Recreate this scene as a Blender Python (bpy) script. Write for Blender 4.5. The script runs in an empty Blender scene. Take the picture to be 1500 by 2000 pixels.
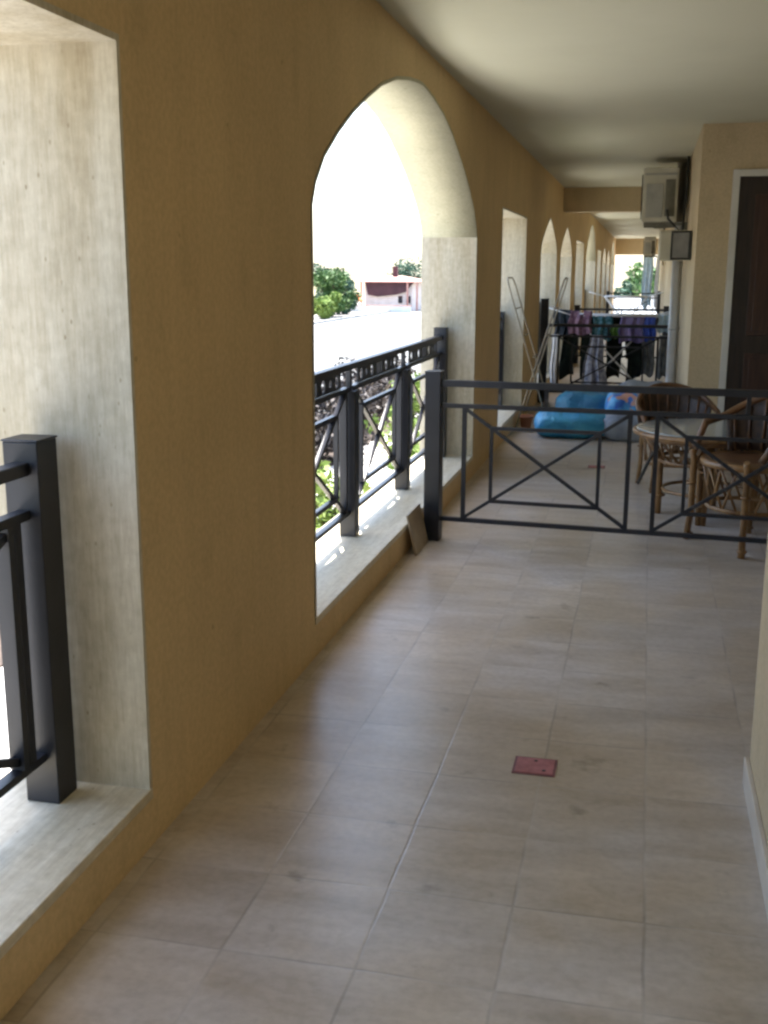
import bpy, bmesh, math, random
from mathutils import Vector, Matrix

random.seed(7)
SC = bpy.context.scene
COL = SC.collection
rad = math.radians

# ------------------------------------------------------------------ materials
def newmat(name):
    m = bpy.data.materials.new(name)
    m.use_nodes = True
    nt = m.node_tree
    return m, nt, nt.nodes['Principled BSDF']

def noise_ramp(nt, coord, scale, c0, c1, p0=0.35, p1=0.65, detail=5.0, vscale=None, rough=0.55):
    n = nt.nodes.new('ShaderNodeTexNoise')
    n.inputs['Scale'].default_value = scale
    n.inputs['Detail'].default_value = detail
    n.inputs['Roughness'].default_value = rough
    if vscale:
        mp = nt.nodes.new('ShaderNodeMapping')
        mp.inputs['Scale'].default_value = vscale
        nt.links.new(coord, mp.inputs['Vector'])
        coord = mp.outputs['Vector']
    nt.links.new(coord, n.inputs['Vector'])
    r = nt.nodes.new('ShaderNodeValToRGB')
    r.color_ramp.elements[0].position = p0
    r.color_ramp.elements[1].position = p1
    r.color_ramp.elements[0].color = (*c0, 1)
    r.color_ramp.elements[1].color = (*c1, 1)
    nt.links.new(n.outputs['Fac'], r.inputs['Fac'])
    return r.outputs['Color'], n.outputs['Fac']

def mixc(nt, a, b, fac, mode='MIX'):
    x = nt.nodes.new('ShaderNodeMix')
    x.data_type = 'RGBA'
    x.blend_type = mode
    if isinstance(fac, float):
        x.inputs[0].default_value = fac
    else:
        nt.links.new(fac, x.inputs[0])
    for i, v in ((6, a), (7, b)):
        if isinstance(v, tuple):
            x.inputs[i].default_value = (*v, 1)
        else:
            nt.links.new(v, x.inputs[i])
    return x.outputs[2]

def bump(nt, bsdf, h, strength=0.2, dist=0.01):
    b = nt.nodes.new('ShaderNodeBump')
    b.inputs['Strength'].default_value = strength
    b.inputs['Distance'].default_value = dist
    nt.links.new(h, b.inputs['Height'])
    nt.links.new(b.outputs['Normal'], bsdf.inputs['Normal'])

def mat_mottle(name, c0, c1, scale=3.0, rough=0.8, bscale=None, bstr=0.15, spec=0.5, metal=0.0, vscale=None):
    m, nt, b = newmat(name)
    tc = nt.nodes.new('ShaderNodeTexCoord').outputs['Object']
    col, _ = noise_ramp(nt, tc, scale, c0, c1, vscale=vscale)
    nt.links.new(col, b.inputs['Base Color'])
    b.inputs['Roughness'].default_value = rough
    b.inputs['Specular IOR Level'].default_value = spec
    b.inputs['Metallic'].default_value = metal
    if bscale:
        n = nt.nodes.new('ShaderNodeTexNoise')
        n.inputs['Scale'].default_value = bscale
        n.inputs['Detail'].default_value = 4
        nt.links.new(tc, n.inputs['Vector'])
        bump(nt, b, n.outputs['Fac'], bstr, 0.004)
    return m

def mat_plaster(name, base):
    m, nt, b = newmat(name)
    tc = nt.nodes.new('ShaderNodeTexCoord').outputs['Object']
    d = tuple(v * 0.90 for v in base)
    l = tuple(min(1, v * 1.06) for v in base)
    col, _ = noise_ramp(nt, tc, 1.3, d, l, 0.3, 0.7)
    # faint scuffs and trowel marks
    c2, f2 = noise_ramp(nt, tc, 7.0, (0.86, 0.86, 0.85), (1, 1, 1), 0.32, 0.46, 7.0, (1, 1, 0.5))
    col = mixc(nt, col, c2, 0.55, 'MULTIPLY')
    c5, _ = noise_ramp(nt, tc, 55.0, (0.90, 0.90, 0.89), (1.04, 1.04, 1.04), 0.38, 0.62, 4.0)
    col = mixc(nt, col, c5, 0.8, 'MULTIPLY')
    c6, _ = noise_ramp(nt, tc, 1.0, (0.90, 0.90, 0.91), (1.03, 1.03, 1.02), 0.35, 0.65, 4.0, (14.0, 14.0, 0.8))
    col = mixc(nt, col, c6, 0.35, 'MULTIPLY')
    # a few dark knocks
    c7, _ = noise_ramp(nt, tc, 16.0, (0.60, 0.58, 0.55), (1, 1, 1), 0.235, 0.275, 2.0)
    col = mixc(nt, col, c7, 0.6, 'MULTIPLY')
    nt.links.new(col, b.inputs['Base Color'])
    b.inputs['Roughness'].default_value = 0.75
    b.inputs['Specular IOR Level'].default_value = 0.25
    n = nt.nodes.new('ShaderNodeTexNoise')
    n.inputs['Scale'].default_value = 160
    n.inputs['Detail'].default_value = 3
    nt.links.new(tc, n.inputs['Vector'])
    bump(nt, b, n.outputs['Fac'], 0.22, 0.003)
    return m

def mat_travertine(name, vs, tint=1.0):
    m, nt, b = newmat(name)
    tc = nt.nodes.new('ShaderNodeTexCoord').outputs['Object']
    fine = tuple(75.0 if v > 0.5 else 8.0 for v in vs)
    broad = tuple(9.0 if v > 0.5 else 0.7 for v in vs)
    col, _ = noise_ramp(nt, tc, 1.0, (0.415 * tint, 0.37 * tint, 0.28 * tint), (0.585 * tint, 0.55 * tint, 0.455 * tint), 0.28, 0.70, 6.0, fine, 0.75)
    cg, _ = noise_ramp(nt, tc, 30.0, (0.88, 0.87, 0.84), (1.05, 1.05, 1.05), 0.36, 0.64, 6.0)
    col = mixc(nt, col, cg, 0.8, 'MULTIPLY')
    cb, _ = noise_ramp(nt, tc, 1.0, (0.84, 0.79, 0.69), (1.05, 1.05, 1.04), 0.34, 0.62, 3.0, broad)
    col = mixc(nt, col, cb, 0.8, 'MULTIPLY')
    # pits, drawn out along the bedding
    vo = nt.nodes.new('ShaderNodeTexVoronoi')
    vo.inputs['Scale'].default_value = 38
    mp = nt.nodes.new('ShaderNodeMapping')
    mp.inputs['Scale'].default_value = tuple(0.45 + 0.55 * v for v in vs)
    nt.links.new(tc, mp.inputs['Vector'])
    nt.links.new(mp.outputs['Vector'], vo.inputs['Vector'])
    r = nt.nodes.new('ShaderNodeValToRGB')
    r.color_ramp.elements[0].position = 0.05
    r.color_ramp.elements[1].position = 0.16
    r.color_ramp.elements[0].color = (0.50, 0.43, 0.33, 1)
    r.color_ramp.elements[1].color = (1, 1, 1, 1)
    nt.links.new(vo.outputs['Distance'], r.inputs['Fac'])
    c4, f4 = noise_ramp(nt, tc, 7.0, (0, 0, 0), (1, 1, 1), 0.46, 0.60, 3.0)
    pit = mixc(nt, (1.0, 1.0, 1.0), r.outputs['Color'], c4)
    col = mixc(nt, col, pit, 0.8, 'MULTIPLY')
    nt.links.new(col, b.inputs['Base Color'])
    b.inputs['Roughness'].default_value = 0.55
    b.inputs['Specular IOR Level'].default_value = 0.3
    bump(nt, b, r.outputs['Color'], 0.25, 0.003)
    return m

def mat_tiles(name):
    m, nt, b = newmat(name)
    L = nt.links.new
    tc = nt.nodes.new('ShaderNodeTexCoord').outputs['Object']
    # tile grid: 0.31 x 0.33 m, slightly wandering joints
    nz = nt.nodes.new('ShaderNodeTexNoise')
    nz.inputs['Scale'].default_value = 3.5
    L(tc, nz.inputs['Vector'])
    wob = nt.nodes.new('ShaderNodeVectorMath'); wob.operation = 'SCALE'
    L(nz.outputs['Color'], wob.inputs[0]); wob.inputs['Scale'].default_value = 0.011
    add = nt.nodes.new('ShaderNodeVectorMath'); add.operation = 'ADD'
    L(tc, add.inputs[0]); L(wob.outputs[0], add.inputs[1])
    sep = nt.nodes.new('ShaderNodeSeparateXYZ')
    L(add.outputs[0], sep.inputs[0])
    def cell(sock, off, size):
        a = nt.nodes.new('ShaderNodeMath'); a.operation = 'ADD'; a.inputs[1].default_value = off
        L(sock, a.inputs[0])
        d = nt.nodes.new('ShaderNodeMath'); d.operation = 'DIVIDE'; d.inputs[1].default_value = size
        L(a.outputs[0], d.inputs[0])
        fl = nt.nodes.new('ShaderNodeMath'); fl.operation = 'FLOOR'
        L(d.outputs[0], fl.inputs[0])
        fr = nt.nodes.new('ShaderNodeMath'); fr.operation = 'FRACT'
        L(d.outputs[0], fr.inputs[0])
        pp = nt.nodes.new('ShaderNodeMath'); pp.operation = 'PINGPONG'; pp.inputs[1].default_value = 0.5
        L(fr.outputs[0], pp.inputs[0])
        mu = nt.nodes.new('ShaderNodeMath'); mu.operation = 'MULTIPLY'; mu.inputs[1].default_value = size
        L(pp.outputs[0], mu.inputs[0])
        return fl.outputs[0], mu.outputs[0]
    ix, dx = cell(sep.outputs[0], 0.865 + 3.1 - 0.01, 0.31)
    iy, dy = cell(sep.outputs[1], 33 * 0.33 - 2.40 + 0.33 * 7 - 0.01, 0.33)
    mn = nt.nodes.new('ShaderNodeMath'); mn.operation = 'MINIMUM'
    L(dx, mn.inputs[0]); L(dy, mn.inputs[1])
    gr = nt.nodes.new('ShaderNodeMapRange')
    gr.inputs['From Min'].default_value = 0.0015
    gr.inputs['From Max'].default_value = 0.0055
    L(mn.outputs[0], gr.inputs['Value'])
    com = nt.nodes.new('ShaderNodeCombineXYZ')
    L(ix, com.inputs[0]); L(iy, com.inputs[1])
    wn = nt.nodes.new('ShaderNodeTexWhiteNoise'); wn.noise_dimensions = '2D'
    L(com.outputs[0], wn.inputs['Vector'])
    tr = nt.nodes.new('ShaderNodeValToRGB')
    tr.color_ramp.elements[0].color = (0.50, 0.452, 0.392, 1)
    tr.color_ramp.elements[1].color = (0.565, 0.52, 0.462, 1)
    L(wn.outputs['Value'], tr.inputs['Fac'])
    # slate-like veining, different in each tile
    sc = nt.nodes.new('ShaderNodeVectorMath'); sc.operation = 'SCALE'
    L(wn.outputs['Color'], sc.inputs[0]); sc.inputs['Scale'].default_value = 9.0
    ad2 = nt.nodes.new('ShaderNodeVectorMath'); ad2.operation = 'ADD'
    L(tc, ad2.inputs[0]); L(sc.outputs[0], ad2.inputs[1])
    v1, f1 = noise_ramp(nt, ad2.outputs[0], 3.0, (0.74, 0.68, 0.60), (1.10, 1.10, 1.12), 0.30, 0.66, 7.0, (0.9, 2.8, 1), 0.62)
    col = mixc(nt, tr.outputs['Color'], v1, 0.8, 'MULTIPLY')
    # broad dirt over everything
    v2, f2 = noise_ramp(nt, tc, 0.9, (0.80, 0.77, 0.70), (1.04, 1.04, 1.05), 0.36, 0.6, 4.0)
    col = mixc(nt, col, v2, 0.7, 'MULTIPLY')
    v3, f3 = noise_ramp(nt, tc, 6.0, (0.50, 0.47, 0.42), (1, 1, 1), 0.27, 0.36, 6.0)
    col = mixc(nt, col, v3, 0.75, 'MULTIPLY')
    v4, f4 = noise_ramp(nt, tc, 38.0, (0.86, 0.85, 0.83), (1.03, 1.03, 1.03), 0.36, 0.60, 5.0)
    col = mixc(nt, col, v4, 0.7, 'MULTIPLY')
    v5, f5 = noise_ramp(nt, tc, 1.7, (1.0, 0.93, 0.82), (0.98, 0.99, 1.03), 0.40, 0.60, 3.0)
    col = mixc(nt, col, v5, 0.8, 'MULTIPLY')
    # joints: partly dark, partly pale cement
    jc, fj = noise_ramp(nt, tc, 2.4, (0.17, 0.145, 0.12), (0.46, 0.415, 0.36), 0.42, 0.56, 4.0)
    inv = nt.nodes.new('ShaderNodeMath'); inv.operation = 'SUBTRACT'; inv.inputs[0].default_value = 1.0
    L(gr.outputs['Result'], inv.inputs[1])
    jf = nt.nodes.new('ShaderNodeMath'); jf.operation = 'MULTIPLY'; jf.inputs[1].default_value = 0.44
    L(inv.outputs[0], jf.inputs[0])
    col = mixc(nt, col, jc, jf.outputs[0])
    L(col, b.inputs['Base Color'])
    rr = nt.nodes.new('ShaderNodeMapRange')
    rr.inputs['To Min'].default_value = 0.24
    rr.inputs['To Max'].default_value = 0.42
    L(f2, rr.inputs['Value'])
    L(rr.outputs['Result'], b.inputs['Roughness'])
    b.inputs['Specular IOR Level'].default_value = 0.75
    hm = nt.nodes.new('ShaderNodeMath'); hm.operation = 'MULTIPLY_ADD'
    hm.inputs[1].default_value = 0.35
    L(f1, hm.inputs[0]); L(gr.outputs['Result'], hm.inputs[2])
    bump(nt, b, hm.outputs[0], 0.14, 0.003)
    return m

def mat_leaf(name, c0, c1):
    m, nt, b = newmat(name)
    oi = nt.nodes.new('ShaderNodeTexCoord').outputs['Object']
    col, _ = noise_ramp(nt, oi, 3.0, c0, c1, 0.35, 0.65, 2.0)
    nt.links.new(col, b.inputs['Base Color'])
    b.inputs['Roughness'].default_value = 0.6
    b.inputs['Specular IOR Level'].default_value = 0.3
    return m

def mat_cloth(name, c0, c1, scale=14.0):
    m = mat_mottle(name, c0, c1, scale, 0.9, 220, 0.3, 0.15)
    return m

def mat_vinyl(name, c0, c1):
    m, nt, b = newmat(name)
    tc = nt.nodes.new('ShaderNodeTexCoord').outputs['Object']
    col, f = noise_ramp(nt, tc, 4.0, c0, c1, 0.32, 0.66, 5.0, (1, 1, 2.5))
    nt.links.new(col, b.inputs['Base Color'])
    b.inputs['Roughness'].default_value = 0.42
    b.inputs['Transmission Weight'].default_value = 0.1
    n = nt.nodes.new('ShaderNodeTexNoise')
    n.inputs['Scale'].default_value = 9.0
    n.inputs['Detail'].default_value = 5.0
    n.inputs['Distortion'].default_value = 1.2
    nt.links.new(tc, n.inputs['Vector'])
    bump(nt, b, n.outputs['Fac'], 0.6, 0.05)
    return m

M = {}
M['plaster'] = mat_plaster('tan_plaster', (0.645, 0.475, 0.255))
M['plaster_right'] = mat_plaster('tan_plaster_pale', (0.56, 0.455, 0.295))
M['facade'] = mat_plaster('facade_plaster', (0.52, 0.40, 0.26))
M['ceiling'] = mat_mottle('ceiling_paint', (0.53, 0.52, 0.40), (0.58, 0.57, 0.445), 0.8, 0.85, 90, 0.08, 0.2)
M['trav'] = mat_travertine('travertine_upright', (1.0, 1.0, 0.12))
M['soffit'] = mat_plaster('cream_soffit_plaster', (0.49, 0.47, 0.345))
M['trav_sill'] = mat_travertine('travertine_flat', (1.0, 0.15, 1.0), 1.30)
M['tiles'] = mat_tiles('floor_tiles')
M['iron'] = mat_mottle('black_painted_iron', (0.008, 0.009, 0.013), (0.017, 0.018, 0.024), 6, 0.45, 120, 0.1, 0.5)
M['white_trim'] = mat_mottle('white_painted_trim', (0.55, 0.54, 0.49), (0.64, 0.63, 0.58), 3, 0.5)
M['skirting'] = mat_mottle('pale_skirting_tile', (0.52, 0.46, 0.38), (0.62, 0.56, 0.47), 5, 0.5)
M['door'] = mat_mottle('dark_door_wood', (0.012, 0.008, 0.006), (0.030, 0.018, 0.012), 6, 0.45, vscale=(6, 6, 0.6))
M['door_panel'] = mat_mottle('red_brown_door_panel', (0.030, 0.012, 0.008), (0.055, 0.024, 0.014), 7, 0.45, vscale=(6, 6, 0.6))
M['brass'] = mat_mottle('dull_brass', (0.45, 0.34, 0.16), (0.55, 0.42, 0.2), 20, 0.35, metal=1.0)
M['ac'] = mat_mottle('aged_cream_metal', (0.50, 0.48, 0.38), (0.62, 0.60, 0.49), 4, 0.5)
M['ac_dark'] = mat_mottle('dark_grille', (0.02, 0.02, 0.018), (0.05, 0.05, 0.045), 10, 0.6)
M['box_panel'] = mat_mottle('dull_grey_panel', (0.20, 0.20, 0.20), (0.28, 0.28, 0.27), 9, 0.5)
M['ac_olive'] = mat_mottle('olive_grey_metal', (0.13, 0.125, 0.09), (0.22, 0.21, 0.16), 8, 0.6)
M['ac_grey'] = mat_mottle('grey_panel', (0.34, 0.34, 0.30), (0.44, 0.44, 0.39), 6, 0.5)
M['ac_rust'] = mat_mottle('rusty_bracket', (0.05, 0.035, 0.02), (0.12, 0.07, 0.03), 20, 0.8)
M['pipe'] = mat_mottle('white_plastic_pipe', (0.55, 0.56, 0.56), (0.64, 0.65, 0.65), 4, 0.4)
M['cane'] = mat_mottle('honey_cane', (0.13, 0.062, 0.020), (0.31, 0.17, 0.062), 9, 0.38, vscale=(1, 1, 0.6))
M['cane_brown'] = mat_mottle('brown_cane', (0.055, 0.024, 0.010), (0.16, 0.075, 0.03), 7, 0.4)
M['cane_dark'] = mat_mottle('dark_woven_rattan', (0.022, 0.012, 0.008), (0.06, 0.030, 0.016), 30, 0.5)
M['glass_top'] = mat_mottle('smoked_glass', (0.26, 0.27, 0.25), (0.32, 0.33, 0.31), 2, 0.12, spec=0.6)
M['blue1'] = mat_vinyl('blue_vinyl', (0.015, 0.22, 0.46), (0.07, 0.42, 0.66))
M['blue2'] = mat_vinyl('dark_blue_vinyl', (0.01, 0.11, 0.22), (0.05, 0.25, 0.38))
M['clear'] = None
M['red'] = mat_mottle('faded_red_plastic', (0.30, 0.085, 0.085), (0.42, 0.14, 0.14), 30, 0.5)
M['red_rim'] = mat_mottle('dark_red_rim', (0.15, 0.05, 0.05), (0.22, 0.08, 0.08), 30, 0.6)
M['terracotta'] = mat_mottle('terracotta', (0.34, 0.12, 0.05), (0.46, 0.19, 0.09), 12, 0.8)
M['tile_loose'] = mat_mottle('loose_tile_face', (0.30, 0.23, 0.15), (0.40, 0.32, 0.22), 8, 0.5)
M['tile_edge'] = mat_mottle('loose_tile_back', (0.40, 0.34, 0.26), (0.48, 0.42, 0.33), 8, 0.8)
M['rack'] = mat_mottle('white_coated_wire', (0.60, 0.61, 0.62), (0.70, 0.71, 0.72), 4, 0.4)
M['rack_beige'] = mat_mottle('beige_coated_tube', (0.17, 0.14, 0.095), (0.26, 0.215, 0.15), 6, 0.45)
def clearmat():
    m, nt, b = newmat('cloudy_clear_plastic')
    tc = nt.nodes.new('ShaderNodeTexCoord').outputs['Object']
    col, f = noise_ramp(nt, tc, 5.0, (0.38, 0.45, 0.56), (0.62, 0.70, 0.80), 0.35, 0.6)
    nt.links.new(col, b.inputs['Base Color'])
    b.inputs['Roughness'].default_value = 0.22
    b.inputs['Transmission Weight'].default_value = 0.5
    b.inputs['IOR'].default_value = 1.2
    bump(nt, b, f, 0.5, 0.03)
    return m
M['clear'] = clearmat()
def printmat():
    m, nt, b = newmat('blue_printed_fabric')
    tc = nt.nodes.new('ShaderNodeTexCoord').outputs['Object']
    col, f = noise_ramp(nt, tc, 7.0, (0.03, 0.13, 0.48), (0.10, 0.40, 0.72), 0.42, 0.55)
    c2, f2 = noise_ramp(nt, tc, 11.0, (0, 0, 0), (1, 1, 1), 0.58, 0.63, 1.0)
    col = mixc(nt, col, (0.55, 0.30, 0.22), c2)
    nt.links.new(col, b.inputs['Base Color'])
    b.inputs['Roughness'].default_value = 0.35
    return m
M['print'] = printmat()

M['ground'] = mat_mottle('dry_grass_and_earth', (0.13, 0.115, 0.055), (0.24, 0.20, 0.11), 0.25, 0.95)
M['road'] = mat_mottle('pale_concrete', (0.50, 0.49, 0.47), (0.60, 0.59, 0.57), 0.4, 0.9)
M['asphalt'] = mat_mottle('worn_pale_asphalt', (0.13, 0.135, 0.13), (0.17, 0.175, 0.17), 0.5, 0.9)
M['kerb'] = mat_mottle('grey_kerb_stone', (0.22, 0.22, 0.21), (0.30, 0.30, 0.29), 1.2, 0.9)
M['paving'] = mat_mottle('sandy_paving', (0.26, 0.24, 0.21), (0.34, 0.31, 0.27), 0.4, 0.9)
M['soil'] = mat_mottle('dark_planting_soil', (0.035, 0.025, 0.02), (0.08, 0.058, 0.045), 2.0, 0.95)
M['leaf_a'] = mat_leaf('leaf_mid_green', (0.035, 0.085, 0.02), (0.085, 0.16, 0.04))
M['leaf_b'] = mat_leaf('leaf_yellow_green', (0.12, 0.19, 0.035), (0.22, 0.30, 0.07))
M['leaf_c'] = mat_leaf('leaf_purple', (0.022, 0.018, 0.018), (0.050, 0.040, 0.036))
M['leaf_d'] = mat_leaf('leaf_blue_green', (0.03, 0.075, 0.045), (0.07, 0.13, 0.08))
M['bark'] = mat_mottle('bark', (0.06, 0.045, 0.03), (0.13, 0.10, 0.07), 6, 0.9)
M['roof'] = mat_mottle('red_roof_tile', (0.42, 0.20, 0.16), (0.52, 0.28, 0.23), 1.5, 0.8)
M['fascia'] = mat_mottle('dark_red_boards', (0.05, 0.014, 0.018), (0.075, 0.024, 0.028), 1.5, 0.7)
M['house'] = mat_mottle('cream_render', (0.62, 0.52, 0.46), (0.72, 0.62, 0.56), 1.5, 0.9)
M['window'] = mat_mottle('dark_window_glass', (0.02, 0.025, 0.03), (0.04, 0.045, 0.05), 2, 0.1)
M['orange'] = mat_mottle('orange_canvas', (0.60, 0.14, 0.04), (0.72, 0.20, 0.07), 2, 0.8)
M['white_wall'] = mat_mottle('white_render', (0.70, 0.70, 0.68), (0.80, 0.80, 0.78), 1.5, 0.9)
CL = {
 'jacket': mat_cloth('dark_slate_cloth', (0.02, 0.03, 0.04), (0.05, 0.06, 0.075)),
 'pink': mat_cloth('pink_cloth', (0.11, 0.055, 0.10), (0.30, 0.20, 0.27)),
 'black': mat_cloth('black_cloth', (0.006, 0.008, 0.007), (0.014, 0.02, 0.014)),
 'teal': mat_cloth('teal_cloth', (0.01, 0.08, 0.09), (0.14, 0.28, 0.36), 20),
 'print': mat_cloth('grey_print_cloth', (0.14, 0.15, 0.22), (0.46, 0.47, 0.52), 16),
 'purple': mat_cloth('purple_cloth', (0.10, 0.08, 0.22), (0.25, 0.21, 0.38), 8),
 'blue': mat_cloth('royal_blue_cloth', (0.03, 0.07, 0.40), (0.10, 0.16, 0.58), 8),
 'sky': mat_cloth('pale_blue_cloth', (0.30, 0.42, 0.52), (0.46, 0.58, 0.66), 8),
 'grey': mat_cloth('grey_cloth', (0.10, 0.11, 0.12), (0.20, 0.21, 0.22), 10),
 'green': mat_cloth('green_cloth', (0.06, 0.14, 0.03), (0.12, 0.22, 0.06), 10),
 'white': mat_cloth('white_cloth', (0.55, 0.56, 0.60), (0.72, 0.73, 0.76), 8),
}

# ------------------------------------------------------------------ mesh builder
class MB:
    def __init__(s):
        s.bm = bmesh.new()
    def box(s, x0, x1, y0, y1, z0, z1):
        v = [s.bm.verts.new(p) for p in ((x0, y0, z0), (x1, y0, z0), (x1, y1, z0), (x0, y1, z0),
                                         (x0, y0, z1), (x1, y0, z1), (x1, y1, z1), (x0, y1, z1))]
        for f in ((0, 3, 2, 1), (4, 5, 6, 7), (0, 1, 5, 4), (1, 2, 6, 5), (2, 3, 7, 6), (3, 0, 4, 7)):
            s.bm.faces.new([v[i] for i in f])
        return s
    def bar(s, a, b, w, h=None, up=Vector((0, 0, 1))):
        a, b = Vector(a), Vector(b)
        h = h or w
        d = (b - a).normalized()
        if abs(d.dot(up)) > 0.98:
            up = Vector((0, 1, 0))
        sx = d.cross(up).normalized() * w / 2
        sz = sx.cross(d).normalized() * h / 2
        v = [s.bm.verts.new(p + q) for p in (a, b) for q in (-sx - sz, sx - sz, sx + sz, -sx + sz)]
        for f in ((0, 1, 2, 3), (7, 6, 5, 4), (0, 4, 5, 1), (1, 5, 6, 2), (2, 6, 7, 3), (3, 7, 4, 0)):
            s.bm.faces.new([v[i] for i in f])
        return s
    def tube(s, pts, r, n=8, close=False, cap=True):
        pts = [Vector(p) for p in pts]
        rr = r if isinstance(r, (list, tuple)) else [r] * len(pts)
        rings = []
        N = len(pts)
        up = Vector((0, 0, 1))
        prev = None
        for i, p in enumerate(pts):
            if close:
                d = (pts[(i + 1) % N] - pts[i - 1]).normalized()
            else:
                d = (pts[min(i + 1, N - 1)] - pts[max(i - 1, 0)]).normalized()
            ref = prev if prev else (up if abs(d.dot(up)) < 0.9 else Vector((1, 0, 0)))
            a = d.cross(ref)
            if a.length < 1e-4:
                a = d.cross(Vector((0, 1, 0)))
            a.normalize()
            b = a.cross(d).normalized()
            prev = b
            rings.append([s.bm.verts.new(p + (a * math.cos(2 * math.pi * k / n) + b * math.sin(2 * math.pi * k / n)) * rr[i]) for k in range(n)])
        R = range(N if close else N - 1)
        for i in R:
            A, B = rings[i], rings[(i + 1) % N]
            for k in range(n):
                f = s.bm.faces.new((A[k], A[(k + 1) % n], B[(k + 1) % n], B[k]))
                f.smooth = True
        if cap and not close:
            s.bm.faces.new(rings[0][::-1])
            s.bm.faces.new(rings[-1])
        return s
    def lathe(s, prof, n=24, c=(0, 0, 0)):
        rings = []
        for r, z in prof:
            rings.append([s.bm.verts.new((c[0] + r * math.cos(2 * math.pi * k / n), c[1] + r * math.sin(2 * math.pi * k / n), c[2] + z)) for k in range(n)])
        for i in range(len(rings) - 1):
            for k in range(n):
                f = s.bm.faces.new((rings[i][k], rings[i][(k + 1) % n], rings[i + 1][(k + 1) % n], rings[i + 1][k]))
                f.smooth = True
        s.bm.faces.new(rings[0][::-1])
        s.bm.faces.new(rings[-1])
        return s
    def prism_yz(s, poly, x0, x1):
        a = [s.bm.verts.new((x0, y, z)) for y, z in poly]
        b = [s.bm.verts.new((x1, y, z)) for y, z in poly]
        s.bm.faces.new(a)
        s.bm.faces.new(b[::-1])
        n = len(poly)
        for i in range(n):
            s.bm.faces.new((a[i], b[i], b[(i + 1) % n], a[(i + 1) % n]))
        return s
    def ball(s, c, r, sub=2, sc=(1, 1, 1)):
        g = bmesh.ops.create_icosphere(s.bm, subdivisions=sub, radius=r)
        for v in g['verts']:
            v.co = Vector((v.co.x * sc[0] + c[0], v.co.y * sc[1] + c[1], v.co.z * sc[2] + c[2]))
        for f in s.bm.faces:
            pass
        return s
    def smooth(s):
        for f in s.bm.faces:
            f.smooth = True
        return s
    def build(s, name, mat, parent=None, bevel=0.0, world=True):
        me = bpy.data.meshes.new(name)
        bmesh.ops.recalc_face_normals(s.bm, faces=s.bm.faces)
        if parent is not None and world:
            off = Vector(parent.location)
            q = parent.parent
            while q is not None:
                off = off + Vector(q.location)
                q = q.parent
            for v in s.bm.verts:
                v.co -= off
        s.bm.to_mesh(me)
        s.bm.free()
        me.materials.append(mat)
        o = bpy.data.objects.new(name, me)
        COL.objects.link(o)
        if parent is not None:
            o.parent = parent
        if bevel:
            md = o.modifiers.new('bevel', 'BEVEL')
            md.width = bevel
            md.segments = 2
            md.limit_method = 'ANGLE'
            md.angle_limit = rad(40)
        return o

def tag(o, label=None, cat=None, group=None, kind=None):
    if label: o['label'] = label
    if cat: o['category'] = cat
    if group: o['group'] = group
    if kind: o['kind'] = kind
    return o

def empty(name, loc, label, cat, group=None, rz=0.0):
    o = bpy.data.objects.new(name, None)
    COL.objects.link(o)
    o.location = loc
    o.rotation_euler = (0, 0, rz)
    o.empty_display_size = 0.1
    return tag(o, label, cat, group)

def copy_tree(o, parent=None):
    c = o.copy()
    COL.objects.link(c)
    if parent is not None:
        c.parent = parent
    for ch in list(o.children):
        copy_tree(ch, c)
    return c

def struct(mb, name, mat):
    o = mb.build(name, mat)
    o['kind'] = 'structure'
    return o

# ------------------------------------------------------------------ setting
WX, WO = -1.21, -1.60        # inner and outer face of the arcade wall
H, S = 2.64, 0.165           # ceiling height, sill height
RX = 0.353                   # face of the right-hand walls
G = -2.7                     # outside ground level
YA, YB = -6.0, 41.0

struct(MB().box(WX, 2.3, YA, YB + 0.6, -0.12, 0), 'floor', M['tiles'])
struct(MB().box(WX, 2.3, YA, YB, H, H + 0.12), 'ceiling', M['ceiling'])

# --- the arcade wall with its openings
PROF = [(0, 1.74), (0.05, 1.825), (0.17, 1.93), (0.37, 2.04), (0.60, 2.145), (0.85, 2.24), (1.1, 2.325),
        (1.4, 2.398), (1.7, 2.442), (1.9, 2.460), (2.02, 2.466)]
def top_profile(kind, y0, y1):
    """points along the head of an opening from (y0, spring) to (y1, spring)"""
    if kind == 'rect':
        return [(y0, 2.025), (y1, 2.025)]
    half = (y1 - y0) / 2
    k = half / 2.02
    if kind == 'small':
        q = [i / 12 for i in range(13)]
        L = [(y0 + half * t, 1.74 + 0.41 * t ** 0.66) for t in q]
        return L + [(y1 - half * t, 1.74 + 0.41 * t ** 0.66) for t in q[:-1]][::-1]
    zk = 1.0
    # resample smoothly
    def zf(d):
        d = d / k
        for (a, za), (b, zb) in zip(PROF, PROF[1:]):
            if d <= b + 1e-9:
                t = (d - a) / (b - a)
                return za + (zb - za) * t
        return PROF[-1][1]
    ds = [p[0] * k for p in PROF]
    fine = []
    for a, b in zip(ds, ds[1:]):
        fine += [a, (a + b) / 2]
    fine.append(half)
    L = [(y0 + d, 1.74 + (zf(d) - 1.74) * zk) for d in fine]
    Rr = [(y1 - d, 1.74 + (zf(d) - 1.74) * zk) for d in fine[:-1]][::-1]
    return L + Rr

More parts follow.
